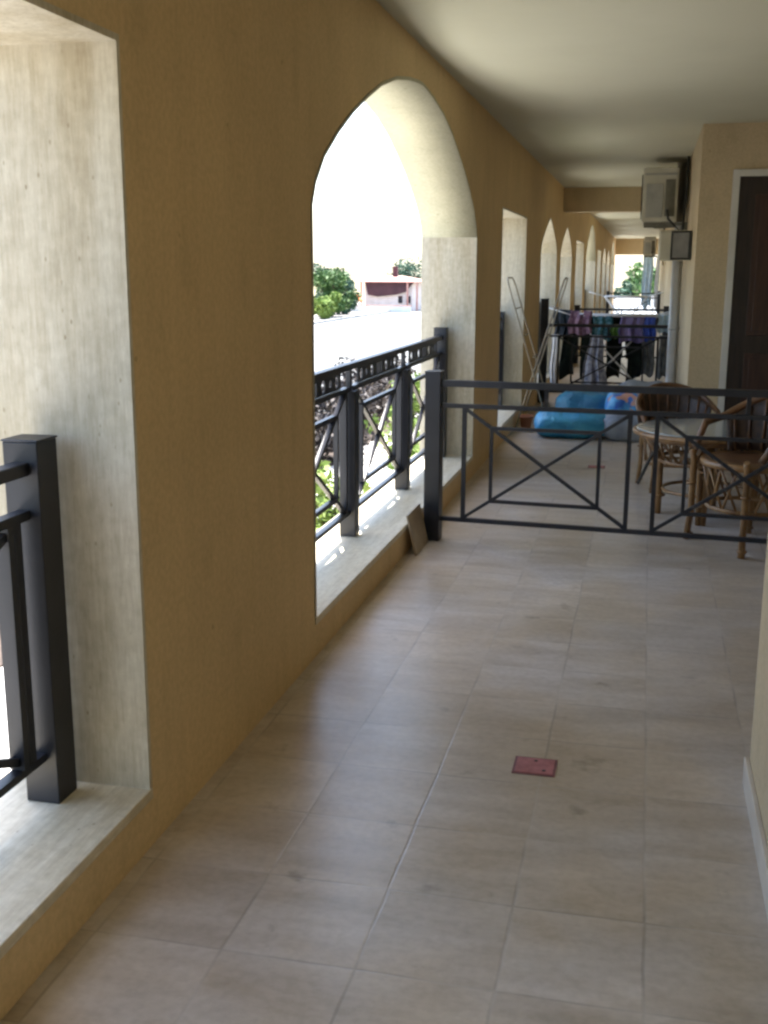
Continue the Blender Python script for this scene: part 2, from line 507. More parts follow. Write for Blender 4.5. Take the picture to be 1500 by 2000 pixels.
OPEN = [(-3.7, 0.15, 'arch'), (0.57, 2.474, 'rect'), (3.97, 8.01, 'arch'), (9.40, 11.28, 'rect'), (12.87, 15.1, 'small'),
        (15.75, 18.05, 'small'), (19.1, 21.3, 'rect'), (22.2, 26.1, 'arch'), (27.0, 28.9, 'rect'), (30.0, 32.2, 'small'),
        (33.0, 35.3, 'small'), (36.6, 39.6, 'arch')]
wall = empty('arcade_wall', (WX, 3.2, 0), 'long tan plastered arcade wall pierced by pointed arches and square openings', 'wall')
poly = [(YA, 2.64 + 0.36), (YA, 0.145)]
for y0, y1, k in OPEN:
    poly += [(y0, 0.145)] + top_profile(k, y0, y1) + [(y1, 0.145)]
poly += [(YB, 0.145), (YB, 3.0)]
mb = MB().prism_yz(poly, WO, WX)
mb.box(WO, WX, YA, YB, -0.3, 0.145)
mb.build('wall_face', M['plaster'], wall)
names_open = {'rect': 'square', 'arch': 'arched', 'small': 'arched'}
for y0, y1, k in OPEN:
    # travertine lining: a thin shell round jambs and head
    head = top_profile(k, y0, y1)
    path = [(y0, 0.165)] + head + [(y1, 0.165)]
    t = 0.016
    cy = (y0 + y1) / 2
    inner = []
    n = len(path)
    for i, (y, z) in enumerate(path):
        if i == 0: inner.append((y + t, z)); continue
        if i == n - 1: inner.append((y - t, z)); continue
        a, c = Vector(path[i - 1]), Vector(path[i + 1])
        p = Vector((y, z))
        d1 = (p - a).normalized(); d2 = (c - p).normalized()
        n1 = Vector((d1.y, -d1.x)); n2 = Vector((d2.y, -d2.x))
        nn = (n1 + n2).normalized()
        q = p + nn * t / max(0.4, nn.dot(n1))
        inner.append((q.x, q.y))
    ring = path + inner[::-1]
    xo, xi = WO - 0.006, WX + 0.003
    mb, sf = MB(), MB()
    for i in range(n - 1):
        o0, o1, i0, i1 = path[i], path[i + 1], inner[i], inner[i + 1]
        for quad in (((xo, *i0), (xo, *i1), (xi, *i1), (xi, *i0)), ((xi, *i0), (xi, *i1), (xi, *o1), (xi, *o0)), ((xo, *i0), (xo, *o0), (xo, *o1), (xo, *i1))):
            tg = mb if (i in (0, n - 2) or k != 'arch') else sf
            tg.bm.faces.new([tg.bm.verts.new(p) for p in quad])
    bmesh.ops.remove_doubles(mb.bm, verts=mb.bm.verts, dist=0.0004)
    mb.build('stone_lining', M['trav'], wall)
    if k == 'arch':
        bmesh.ops.remove_doubles(sf.bm, verts=sf.bm.verts, dist=0.0004)
        for q in sf.bm.faces: q.smooth = abs(q.calc_area()) > 0.004
        sf.build('arch_soffit', M['soffit'], wall)
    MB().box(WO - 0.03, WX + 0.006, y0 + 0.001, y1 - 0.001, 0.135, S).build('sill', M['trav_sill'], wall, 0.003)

# --- lower facade, roof slab
fac = empty('building_base', (0, 3, G), 'plastered lower storey below the terrace of the arcade', 'building')
MB().box(WO + 0.01, 6.0, YA, YB + 0.6, G - 0.05, -0.3).build('wall', M['facade'], fac)
roof = empty('roof_slab', (2.2, 17, H + 0.36), 'flat concrete roof slab over the arcade terrace', 'roof')
MB().box(WO - 0.02, 6.0, YA, YB, 3.0, 3.2).build('slab', M['ceiling'], roof)

# --- right-hand walls
def block(name, x0, x1, y0, y1, label, mat, skirts):
    r = empty(name, ((x0 + x1) / 2, (y0 + y1) / 2, 0), label, 'wall')
    MB().box(x0, x1, y0, y1, -0.02, 2.7).build('wall_face', mat, r)
    for a in skirts:
        MB().box(*a).build('skirting', M['skirting'], r, 0.002)
    return r
RN, YN = 0.367, 3.215
block('corridor_wall', RN, 2.3, YA, YN, 'short tan wall at the right edge with a pale skirting tile', M['plaster_right'],
      [(RN - 0.014, RN - 0.0005, YA, YN + 0.014, 0.0, 0.085), (RN, 1.98, YN + 0.0005, YN + 0.014, 0.0, 0.085)])
block('niche_wall', 2.0, 2.3, YN + 0.001, 9.429, 'tan back wall of the seating recess beside the rattan chairs', M['plaster_right'],
      [(1.986, 1.9995, YN + 0.02, 9.41, 0.0, 0.085)])
block('apartment_wall', RX, 2.3, 9.43, YB, 'tan corner wall with the dark front door and the air conditioners', M['plaster_right'],
      [(RX - 0.014, RX - 0.0005, 9.416, YB, 0.0, 0.085), (RX, 0.598, 9.416, 9.4295, 0.0, 0.085), (1.66, 1.98, 9.416, 9.4295, 0.0, 0.085)])
be = empty('end_wall', (-0.4, YA, 0), 'tan wall closing the corridor behind the viewer', 'wall')
MB().box(WO, 2.3, YA - 0.2, YA - 0.001, -0.02, 3.0).build('wall_face', M['plaster_right'], be)

for (y, z0, lab) in ((16.05, 2.315, 'tan ceiling beam crossing the corridor before the far arches'),
                     (YB - 0.3, 2.09, 'warm tan beam over the bright far end of the corridor')):
    b = empty('ceiling_beam', (-0.4, y, z0), lab, 'beam')
    MB().box(WX + 0.001, RX - 0.001, y, y + 0.25, z0, H - 0.001).build('beam_body', M['plaster_right'], b, 0.004)

# --- front door
door = empty('front_door', (1.13, 9.43, 0), 'dark brown panelled front door in a white frame behind the rattan chairs', 'door')
fr = MB()
for a in ((0.602, 0.656, 0, 2.29), (1.602, 1.656, 0, 2.29), (0.656, 1.602, 2.236, 2.29)):
    fr.box(a[0], a[1], 9.395, 9.4285, a[2], a[3])
fr.build('frame', M['white_trim'], door, 0.004)
leaf = MB().box(0.657, 1.601, 9.412, 9.4285, 0.01, 2.235).build('leaf', M['door'], door)
for (z0, z1) in ((0.16, 0.86), (1.0, 2.1)):
    for (x0, x1) in ((0.78, 1.09), (1.17, 1.48)):
        p = MB()
        p.box(x0, x1, 9.405, 9.4115, z0, z1)
        p.box(x0 + 0.04, x1 - 0.04, 9.398, 9.4045, z0 + 0.04, z1 - 0.04)
        p.build('door_panel', M['door_panel'], leaf, 0.004)
h = MB().box(1.515, 1.55, 9.404, 9.4115, 0.92, 1.14)
h.tube([(1.532, 9.404, 1.06), (1.532, 9.36, 1.06), (1.42, 9.355, 1.06)], 0.009)
h.build('handle', M['brass'], leaf)

# ------------------------------------------------------------------ iron balustrades in the openings
XB = -1.44
def x_panel(mb, P, along, L, z0, z1, w=0.018, ix=0.15, iz=0.10, node=True):
    """crossed panel: outer uprights, inset rectangle and corner to corner diagonals"""
    A = lambda s, z: Vector(P) + Vector(along) * s + Vector((0, 0, z))
    side = Vector((along[1], -along[0], 0)) * 0.003
    up = Vector((0, 0, 1))
    for s in (0, L):
        mb.bar(A(s, z0), A(s, z1), w)
    for z in (z0 + iz, z1 - iz):
        mb.bar(A(ix, z), A(L - ix, z), w * 0.8)
    for s in (ix, L - ix):
        mb.bar(A(s, z0 + iz), A(s, z1 - iz), w * 0.8)
    mb.bar(A(0, z0) + side, A(L, z1) + side, w * 0.75)
    mb.bar(A(0, z1) - side, A(L, z0) - side, w * 0.75)
    if node:
        mb.ball(A(L / 2, (z0 + z1) / 2), 0.022, 1)

FRIEZE = {}
def frieze_mesh(L):
    key = round(L, 2)
    if key in FRIEZE:
        return FRIEZE[key]
    hgt = 0.080
    c = 0.0085
    nx, nz = int(L / c), int(hgt / c)
    def solid(s, z):
        z -= hgt / 2
        m = abs(s - L / 2)
        if m < 0.075:
            return not (abs(z) < 0.028 and (abs(m) < 0.012 or abs(m - 0.048) < 0.012))
        for cc, r in ((0.17, 0.030), (0.29, 0.018), (0.40, 0.030), (0.50, 0.014)):
            if cc < L / 2 - 0.04 and (m - cc) ** 2 + z * z < r * r:
                return False
        return True
    bm = bmesh.new()
    V = {}
    def v(i, k, t):
        q = (i, k, t)
        if q not in V:
            V[q] = bm.verts.new(((-0.004, 0.004)[t], i * c, k * c))
        return V[q]
    g = [[solid((i + .5) * c, (k + .5) * c) for k in range(nz)] for i in range(nx)]
    for i in range(nx):
        for k in range(nz):
            if not g[i][k]: continue
            for t in (0, 1):
                bm.faces.new((v(i, k, t), v(i + 1, k, t), v(i + 1, k + 1, t), v(i, k + 1, t)))
            for di, dk, e in ((-1, 0, ((i, k), (i, k + 1))), (1, 0, ((i + 1, k), (i + 1, k + 1))), (0, -1, ((i, k), (i + 1, k))), (0, 1, ((i, k + 1), (i + 1, k + 1)))):
                a, b = i + di, k + dk
                if not (0 <= a < nx and 0 <= b < nz and g[a][b]):
                    bm.faces.new((v(*e[0], 0), v(*e[1], 0), v(*e[1], 1), v(*e[0], 1)))
    bmesh.ops.recalc_face_normals(bm, faces=bm.faces)
    me = bpy.data.meshes.new('frieze')
    bm.to_mesh(me); bm.free()
    me.materials.append(M['iron'])
    FRIEZE[key] = me
    return me

def balustrade(y0, y1, label, detail=True):
    cy = (y0 + y1) / 2
    t = empty('balustrade', (XB, cy, S), label, 'balustrade', 'iron balustrades in the wall openings')
    ps = 0.092
    a, b = y0 + 0.056 + ps / 2, y1 - 0.056 - ps / 2
    n = max(1, round((b - a) / 1.32))
    step = (b - a) / n
    for i in range(n + 1):
        y = a + step * i
        e = i in (0, n)
        m = MB()
        if e:
            m.box(XB - ps / 2, XB + ps / 2, y - ps / 2, y + ps / 2, S + 0.001, 1.098)
            m.box(XB - ps / 2 - 0.003, XB + ps / 2 + 0.003, y - ps / 2 - 0.003, y + ps / 2 + 0.003, 1.0985, 1.104)
        else:
            m.box(XB - 0.042, XB + 0.042, y - 0.042, y + 0.042, S + 0.001, 0.912)
            m.box(XB - 0.013, XB + 0.013, y - 0.013, y + 0.013, 0.9125, 1.017)
        m.build('post', M['iron'], t, 0.003 if detail else 0)
    MB().box(XB - 0.022, XB + 0.022, a + ps / 2, b - ps / 2, 1.018, 1.05).build('top_rail', M['iron'], t, 0.003)
    for i in range(n):
        q0 = a + step * i + (ps / 2 if i == 0 else 0.0425)
        q1 = a + step * (i + 1) - (ps / 2 if i == n - 1 else 0.0425)
        MB().box(XB - 0.016, XB + 0.016, q0, q1, 0.910, 0.933).build('middle_rail', M['iron'], t)
        MB().box(XB - 0.016, XB + 0.016, q0, q1, 0.282, 0.303).build('bottom_rail', M['iron'], t)
        m = MB()
        g = 0.052
        x_panel(m, (XB, q0 + g, 0), (0, 1, 0), q1 - q0 - 2 * g, 0.303, 0.910, 0.028)
        if n == 1:
            for yy in (q0 + g + 0.04, q1 - g - 0.04):
                m.box(XB - 0.02, XB + 0.02, yy - 0.012, yy + 0.012, 0.3035, 0.9095)
        m.build('cross_panel', M['iron'], t)
        if detail:
            L = round(q1 - q0 - 0.24, 2)
            o = bpy.data.objects.new('frieze', frieze_mesh(L))
            COL.objects.link(o)
            o.parent = t
            o.location = (0, (q0 + q1) / 2 - L / 2 - cy, 0.936 - S)
    return t

LB = ['black iron balustrade in the arched opening behind the viewer',
      'black iron balustrade with thick end post in the nearest square opening at the left edge',
      'black iron balustrade across the large pointed arch beside the divider railing',
      'black iron balustrade in the square opening with the beige folded rack',
      'black iron balustrade in the first narrow arch beyond the square opening, before the ceiling beam',
      'black iron balustrade in the second narrow arch, under the ceiling beam',
      'black iron balustrade in the square opening just beyond the ceiling beam',
      'black iron balustrade in the big arch beyond the ceiling beam',
      'black iron balustrade in the square opening past the big far arch',
      'black iron balustrade in the third narrow arch from the far end',
      'black iron balustrade in the second last arch before the far end',
      'black iron balustrade in the last arch by the far end of the corridor']
for (y0, y1, k), lb in zip(OPEN, LB):
    balustrade(y0, y1, lb, y1 < 16)

# ------------------------------------------------------------------ divider railings across the corridor
def divider(x0, y0, x1, y1, label, post_end=False, ph=0.955):
    t = empty('divider_railing', (x0, y0, 0), label, 'railing', 'iron railings dividing the terraces')
    d = Vector((x1 - x0, y1 - y0, 0)); L = d.length; d.normalize()
    A = lambda s, z: Vector((x0, y0, z)) + d * s
    ps = 0.088
    for s in ([0, L] if post_end else [0]):
        m = MB()
        m.bar(A(s, 0.0005), A(s, ph if s == 0 else 0.955), ps, ps, d)
        m.bar(A(s, ph if s == 0 else 0.955), A(s, 0.007 + (ph if s == 0 else 0.955)), ps + 0.006, ps + 0.006, d)
        m.build('post', M['iron'], t, 0.003)
    e = L - (ps / 2 if post_end else 0)
    MB().bar(A(ps / 2, 0.895), A(e, 0.895), 0.042, 0.036).build('top_rail', M['iron'], t, 0.002)
    MB().bar(A(ps / 2, 0.772), A(e, 0.772), 0.024, 0.024).build('middle_rail', M['iron'], t)
    MB().bar(A(ps / 2, 0.128), A(e, 0.128), 0.024, 0.024).build('bottom_rail', M['iron'], t)
    s = ps / 2 + 0.13
    n = max(1, round((e - s) / 1.03))
    w = (e - s + 0.02) / n - 0.14
    w = 0.90 if not post_end else w
    while s + w < e + (0.3 if not post_end else 0.05):
        m = MB()
        x_panel(m, A(s, 0), tuple(d), w, 0.140, 0.760, 0.024, 0.155, 0.105, False)
        m.bar(A(s + w / 2, 0.785), A(s + w / 2, 0.876), 0.022)
        m.build('cross_panel', M['iron'], t)
        s += w + 0.14
    return t
divider(-1.128, 6.02, 1.98, 5.80, 'nearest black iron divider railing with crossed panels in front of the rattan chairs')
divider(-1.155, 13.0, 0.30, 13.0, 'second black iron divider railing just in front of the laundry rack', True, 1.19)
divider(-1.13, 18.75, 0.30, 18.7, 'black iron divider railing behind the laundry rack', True)
divider(-1.13, 33.0, 0.30, 33.0, 'small far black iron divider railing near the bright end of the corridor', True)

# ------------------------------------------------------------------ floor plates, loose tile, pot
def hatch(x, y, label):
    t = empty('drain_cover', (x, y, 0), label, 'drain cover', 'red drain covers in the floor')
    MB().box(x - 0.066, x + 0.066, y - 0.061, y + 0.061, 0.0005, 0.0025).build('rim', M['red_rim'], t, 0.0005)
    m = MB().box(x - 0.058, x + 0.058, y - 0.053, y + 0.053, 0.0026, 0.0042)
    m.build('lid', M['red'], t, 0.0006)
    sm = MB()
    for dx, dy in ((0, 0.035), (0.03, -0.03)):
        sm.lathe([(0.006, 0.0043), (0.006, 0.0052)], 10, (x + dx, y + dy, 0))
    sm.build('screw', M['iron'], t)
hatch(-0.265, 3.187, 'faded red square drain cover in the nearest stretch of floor')
hatch(-0.325, 8.69, 'small red drain cover in the floor beyond the first divider railing')

t = empty('loose_tile', (-1.17, 5.83, 0), 'spare beige floor tile leaning on the wall under the large arch', 'tile')
m = MB()
y0, y1 = 5.62, 5.95
pr = [(-1.148, 0.001), (-1.138, 0.003), (-1.190, 0.222), (-1.200, 0.220)]
a = [m.bm.verts.new((x, y0, z)) for x, z in pr]; b = [m.bm.verts.new((x, y1, z)) for x, z in pr]
m.bm.faces.new(a); m.bm.faces.new(b[::-1])
for i in range(4):
    m.bm.faces.new((a[i], b[i], b[(i + 1) % 4], a[(i + 1) % 4]))
m.build('tile_body', M['tile_loose'], t, 0.001)
tag(MB().lathe([(0.045, 0), (0.062, 0.10), (0.070, 0.10), (0.070, 0.125), (0.058, 0.125), (0.05, 0.095)], 20).build('flower_pot', M['terracotta']),
    'small terracotta pot standing at the wall under the square opening', 'flower pot').location = (-1.10, 10.75, 0.0005)

# ------------------------------------------------------------------ air conditioners, box and pipe on the apartment wall
def ac_unit(y, label, x0, x1, z0, z1, ln):
    t = empty('air_conditioner', (RX, y, z0), label, 'air conditioner', 'air conditioner outdoor units on the right wall')
    body = MB().box(x0, x1, y, y + ln, z0, z1).build('casing', M['ac'], t, 0.012)
    # end cover with valves (towards the viewer)
    e = MB()
    w, hh = x1 - x0, z1 - z0
    e.box(x0 + w * .10, x1 - w * .42, y - 0.012, y - 0.0005, z0 + hh * .08, z1 - hh * .30)
    e.box(x0 + w * .04, x1 - w * .04, y - 0.006, y - 0.0005, z1 - hh * .14, z1 - hh * .10)
    e.build('valve_cover', M['ac_grey'], t, 0.004)
    v = MB()
    v.box(x1 - w * .36, x1 - w * .08, y - 0.008, y - 0.0005, z0 + hh * .1, z1 - hh * .22)
    for k in range(2):
        v.tube([(x1 - w * .3, y - 0.008, z0 + hh * (.25 + .2 * k)), (x1 - w * .3, y - 0.05, z0 + hh * (.25 + .2 * k))], 0.02)
    v.build('valve', M['ac_olive'], t)
    # fan grille on the corridor side
    f = MB()
    c = (x0 - 0.012, y + ln * .42, (z0 + z1) / 2)
    for r in (0.06, 0.11, 0.16, hh * .42):
        f.tube([(c[0], c[1] + r * math.cos(2 * math.pi * k / 20), c[2] + r * math.sin(2 * math.pi * k / 20)) for k in range(20)], 0.005, 5, True)
    for k in range(8):
        an = math.pi * k / 8
        r = hh * .42
        f.bar((c[0], c[1] - r * math.cos(an), c[2] - r * math.sin(an)), (c[0], c[1] + r * math.cos(an), c[2] + r * math.sin(an)), 0.005)
    f.build('fan_grille', M['ac_dark'], t)
    for yy in (y + 0.10, y + ln - 0.14):
        k = MB()
        k.box(x0 + 0.02, RX - 0.0005, yy, yy + 0.035, z0 - 0.035, z0 - 0.0005)
        k.box(RX - 0.03, RX - 0.0005, yy, yy + 0.035, z0 - 0.25, z0 - 0.035)
        k.build('wall_bracket', M['ac_olive'], t)
    hs = MB()
    hs.tube([(x1 - w * .3, y - 0.03, z0 + hh * .25), (x1 - w * .25, y - 0.06, z0 + hh * .05), (RX - 0.05, y - 0.03, z0 - 0.12), (RX - 0.03, y + 0.02, z0 + hh * .5), (RX - 0.03, y + 0.02, H - 0.005)], 0.014, 6)
    hs.build('refrigerant_pipe', M['ac_dark'], t)
    return t
ac_unit(11.9, 'large cream air conditioner unit close under the ceiling beside the door corner', -0.107, 0.24, 2.0, 2.53, 0.82)
ac_unit(31.0, 'small far air conditioner unit near the bright end of the corridor', -0.18, 0.13, 1.93, 2.42, 0.8)

t = empty('meter_box', (RX, 10.3, 1.6), 'grey wall box with dark rounded frame below the large air conditioner', 'wall box')
MB().box(0.066, RX - 0.0005, 10.3, 10.52, 1.60, 1.862).build('housing', M['ac'], t, 0.02)
m = MB()
for a in ((0.17, 0.346, 1.606, 1.624), (0.17, 0.346, 1.838, 1.856), (0.322, 0.346, 1.6245, 1.8375), (0.17, 0.186, 1.6245, 1.8375)):
    m.box(a[0], a[1], 10.288, 10.2995, a[2], a[3])
m.build('door_frame', M['ac_dark'], t, 0.004)
MB().box(0.1865, 0.3215, 10.293, 10.2995, 1.625, 1.837).build('panel', M['box_panel'], t)

t = empty('drain_pipe', (0.29, 12.6, 0), 'white plastic drain pipe running down the wall by the laundry', 'pipe')
MB().tube([(0.288, 12.6, H - 0.002), (0.288, 12.6, 0.42), (0.288, 12.56, 0.34), (0.288, 12.1, 0.13), (0.288, 11.98, 0.08)], 0.055, 12).build('pipe_run', M['pipe'], t)
m = MB()
for z in (0.9, 1.9):
    m.tube([(0.288, 12.6, z - 0.02), (0.288, 12.6, z + 0.02)], 0.061, 12)
    m.box(0.33, RX - 0.0005, 12.585, 12.615, z - 0.015, z + 0.015)
m.build('pipe_clip', M['pipe'], t)

# ------------------------------------------------------------------ rattan table and chairs
def ring_pts(c, r, z, n=28, a0=0, a1=360, ry=None):
    ry = ry or r
    full = abs(a1 - a0) >= 360
    return [(c[0] + r * math.cos(rad(a0 + (a1 - a0) * k / (n if full else n - 1))), c[1] + ry * math.sin(rad(a0 + (a1 - a0) * k / (n if full else n - 1))), z) for k in range(n)]

t = empty('rattan_table', (0.42, 7.05, 0), 'low round rattan table with smoked glass top behind the divider railing', 'table')
cx, cy = 0.42, 7.05
MB().lathe([(0.445, 0.546), (0.45, 0.549), (0.45, 0.555), (0.445, 0.558)], 40, (cx, cy, 0)).build('glass_top', M['glass_top'], t)
m = MB().tube(ring_pts((cx, cy), 0.455, 0.532, 36), 0.017, 8, True)
m.tube(ring_pts((cx, cy), 0.40, 0.505, 36), 0.012, 8, True)
m.build('top_rim', M['cane'], t)
for an in (176, 262, 350, 80):
    x, y = cx + 0.29 * math.cos(rad(an)), cy + 0.29 * math.sin(rad(an))
    u = Vector((-math.sin(rad(an)), math.cos(rad(an)), 0)) * 0.022
    lg = MB()
    for sgn in (-1, 1):
        o = u * sgn
        lg.tube([(x + o.x + 0.08 * math.cos(rad(an)), y + o.y + 0.08 * math.sin(rad(an)), 0.515), (x + o.x, y + o.y, 0.36), (x + o.x * .6, y + o.y * .6, 0.0005)], 0.019, 8)
    for z in (0.12, 0.33):
        lg.tube(ring_pts((x, y), 0.034, z, 12), 0.008, 5, True)
    lg.build('leg', M['cane'], t)
m = MB()
for k in range(26):
    an = 2 * math.pi * k / 26
    a2 = an + 0.24
    for q in (an + 0.24, an - 0.24):
        m.tube([(cx + 0.40 * math.cos(an), cy + 0.40 * math.sin(an), 0.505), (cx + 0.31 * math.cos(q), cy + 0.31 * math.sin(q), 0.36)], 0.006, 5)
m.tube(ring_pts((cx, cy), 0.31, 0.36, 32), 0.012, 6, True)
m.tube(ring_pts((cx, cy), 0.27, 0.17, 32), 0.011, 6, True)
m.build('lattice_apron', M['cane'], t)

def make_chair(label, loc, rz):
    """tub chair, front towards local +y, origin on the floor under the seat centre"""
    t = empty('rattan_chair', loc, label, 'chair', 'rattan chairs around the low table', rz)
    B = lambda mb, nm, mt: mb.build(nm, mt, t, 0, False)
    legs = [(-0.23, 0.21), (0.23, 0.21), (-0.22, -0.21), (0.22, -0.21)]
    for x, y in legs:
        m = MB()
        topz = 0.44 if y > 0 else 0.60
        m.tube([(x * 1.06, y * 1.06, 0.0005), (x, y, 0.15), (x, y, 0.40), (x * 1.04, y * 1.08, topz)], [0.020, 0.019, 0.019, 0.017], 8)
        for z in (0.03, 0.28):
            m.tube(ring_pts((x * 1.02, y * 1.02), 0.023, z, 10), 0.007, 5, True)
        B(m, 'leg', M['cane'])
    m = MB()
    m.tube(ring_pts((0, 0), 0.27, 0.40, 28, ry=0.255), 0.017, 8, True)
    m.tube(ring_pts((0, 0), 0.235, 0.19, 28, ry=0.22), 0.011, 6, True)
    B(m, 'seat_ring', M['cane'])
    m = MB()
    for side in (0, 90, 180, 270):       # crossed braces between the legs
        for q in range(3):
            a = rad(side - 32 + q * 22); b2 = rad(side - 10 + q * 22)
            m.tube([(0.265 * math.cos(a), 0.25 * math.sin(a), 0.39), (0.235 * math.cos(b2), 0.22 * math.sin(b2), 0.19)], 0.008, 5)
            m.tube([(0.265 * math.cos(b2), 0.25 * math.sin(b2), 0.39), (0.235 * math.cos(a), 0.22 * math.sin(a), 0.19)], 0.008, 5)
    B(m, 'lattice', M['cane'])
    m = MB().lathe([(0.22, 0.395), (0.255, 0.400), (0.258, 0.412), (0.24, 0.418), (0.12, 0.412)], 28)
    B(m, 'seat', M['cane_brown'])
    # wrap-round back: woven shell
    m = MB()
    n, kz = 26, 5
    grid = []
    for i in range(n):
        a = rad(192 + (348 - 192) * i / (n - 1))
        f = math.sin(math.pi * i / (n - 1))
        col = []
        for k in range(kz):
            u = k / (kz - 1)
            r = 0.268 + 0.045 * u
            col.append([m.bm.verts.new((rr * math.cos(a), rr * 0.96 * math.sin(a), 0.425 + u * (0.15 + 0.13 * f))) for rr in (r - 0.008, r + 0.008)])
        grid.append(col)
    for i in range(n - 1):
        for k in range(kz - 1):
            for s in (0, 1):
                f = m.bm.faces.new((grid[i][k][s], grid[i + 1][k][s], grid[i + 1][k + 1][s], grid[i][k + 1][s])); f.smooth = True
    for i in range(n - 1):
        for k in (0, kz - 1):
            m.bm.faces.new((grid[i][k][0], grid[i + 1][k][0], grid[i + 1][k][1], grid[i][k][1]))
    for i in (0, n - 1):
        for k in range(kz - 1):
            m.bm.faces.new((grid[i][k][0], grid[i][k + 1][0], grid[i][k + 1][1], grid[i][k][1]))
    B(m, 'woven_back', M['cane_dark'])
    pts = []
    for i in range(n):
        a = rad(192 + (348 - 192) * i / (n - 1))
        f = math.sin(math.pi * i / (n - 1))
        pts.append((0.318 * math.cos(a), 0.318 * 0.96 * math.sin(a), 0.59 + 0.13 * f))
    pts = [(-0.285, 0.17, 0.44), (-0.312, 0.08, 0.56)] + pts + [(0.312, 0.08, 0.56), (0.285, 0.17, 0.44)]
    B(MB().tube(pts, 0.02, 8), 'arm_hoop', M['cane_brown'])
    m = MB()
    for i in range(9):
        a = rad(200 + 140 * i / 8)
        f = math.sin(math.pi * (200 + 140 * i / 8 - 192) / 156)
        m.tube([(0.285 * math.cos(a), 0.285 * .96 * math.sin(a), 0.40), (0.330 * math.cos(a), 0.330 * .96 * math.sin(a), 0.58 + 0.13 * f)], 0.008, 5)
        m.tube([(0.252 * math.cos(a), 0.252 * .96 * math.sin(a), 0.43), (0.297 * math.cos(a), 0.297 * .96 * math.sin(a), 0.575 + 0.13 * f)], 0.009, 5)
    B(m, 'back_spindle_set', M['cane_brown'])
    return t
proto = make_chair('rattan tub chair behind the low table facing the railing', (0.24, 7.95, 0), rad(196))
proto.scale = (0.86, 0.86, 0.98)
def chair(label, loc, rz):
    c = copy_tree(proto)
    c.location = loc
    c.rotation_euler = (0, 0, rz)
    c.scale = (0.95, 0.95, 0.95)
    c['label'] = label
chair('rattan tub chair nearest the railing, side on, in front of the low table', (0.60, 6.32, 0), rad(125))
bpy.data.objects['rattan_chair.001'].scale = (0.98, 0.98, 1.18)
chair('dark rattan tub chair at the right edge beside the low table', (1.12, 7.05, 0), rad(95))

tag(MB().tube([(0.0, 8.02, 0.012), (0.10, 7.62, 0.33), (0.12, 7.52, 0.41)], 0.011, 8).build('walking_stick', M['ac_dark']),
    'thin dark stick leaning against the rattan chair behind the table', 'stick')

# ------------------------------------------------------------------ blue and clear plastic bags on the floor
def pillow(name, mat, c, sx, sy, sz, seed, exp=3.4):
    rnd = random.Random(seed)
    bm = bmesh.new()
    bmesh.ops.create_cube(bm, size=2)
    bmesh.ops.subdivide_edges(bm, edges=bm.edges, cuts=11, use_grid_fill=True)
    ph = [rnd.uniform(0, 6.28) for _ in range(6)]
    for v in bm.verts:
        x, y, z = v.co
        r = (abs(x) ** exp + abs(y) ** exp + abs(z) ** exp) ** (1 / exp)
        x, y, z = x / r, y / r, z / r
        w = 1 + 0.035 * math.sin(7 * x + ph[0]) * math.sin(5 * y + ph[1]) + 0.03 * math.sin(11 * y + ph[2] + 3 * z)
        zz = z * w
        if z > 0:
            zz *= 1 - 0.06 * math.sin(6 * x + ph[3]) - 0.05 * math.sin(8 * y + ph[4])
        v.co = (x * w * sx / 2, y * w * sy / 2, max(zz, -0.95) * sz / 2 + sz * 0.475)
    for f in bm.faces: f.smooth = True
    me = bpy.data.meshes.new(name); bm.to_mesh(me); bm.free()
    me.materials.append(mat)
    o = bpy.data.objects.new(name, me); COL.objects.link(o)
    o.location = c
    return o
tag(pillow('storage_bag', M['blue1'], (-0.62, 10.36, 0.001), 0.70, 0.60, 0.25, 1), 'bright blue puffy plastic bag lying nearest on the tiles', 'bag', 'plastic bags on the terrace floor')
tag(pillow('storage_bag', M['blue2'], (-0.53, 10.98, 0.001), 0.60, 0.50, 0.37, 2), 'darker blue plastic bag lying behind the bright blue one', 'bag', 'plastic bags on the terrace floor')
o = tag(pillow('storage_bag', M['print'], (-0.13, 10.68, 0.001), 0.42, 0.54, 0.42, 3), 'blue printed bag with orange spots between the blue bags and the chairs', 'bag', 'plastic bags on the terrace floor')
tag(pillow('storage_bag', M['clear'], (-0.13, 10.22, 0.001), 0.44, 0.34, 0.25, 5), 'small milky plastic bag in front of the blue printed bag', 'bag', 'plastic bags on the terrace floor')
tag(pillow('storage_bag', M['clear'], (0.0, 11.75, 0.001), 0.56, 0.46, 0.40, 4), 'large cloudy clear plastic bag by the white drain pipe', 'bag', 'plastic bags on the terrace floor')

# ------------------------------------------------------------------ folded beige rack by the square opening
t = empty('folding_rack', (-1.03, 10.9, 0), 'tall beige folding rack of thin hoops opened in an X beside the wall', 'rack')
for sg, nm in ((1, 'hoop_frame'), (-1, 'hoop_frame')):
    xs, xe = (-1.22, -0.86) if sg == 1 else (-0.86, -1.19)
    m = MB()
    ya, yb = (10.60, 11.15) if sg == 1 else (10.64, 11.11)
    a, b = Vector((xe, 0, 0.012)), Vector((xs - 0.10 * sg * 0.9, 0, 1.44))
    def P(u, y):
        q = a.lerp(b, u); return (q.x, y, q.z)
    m.tube([P(0, ya), P(.5, ya), P(.94, ya), P(.98, ya + .03), P(1, ya + .10), P(1, yb - .10), P(.98, yb - .03), P(.94, yb), P(.5, yb), P(0, yb)], 0.0075, 8)
    for u in (0.12, 0.62, 0.80):
        m.tube([P(u, ya), P(u, yb)], 0.006, 6)
    m.build(nm, M['rack_beige'], t)
m = MB().tube([(-1.035, 10.59, 0.70), (-1.035, 11.16, 0.70)], 0.008, 6)
m.build('pivot_rod', M['rack_beige'], t)

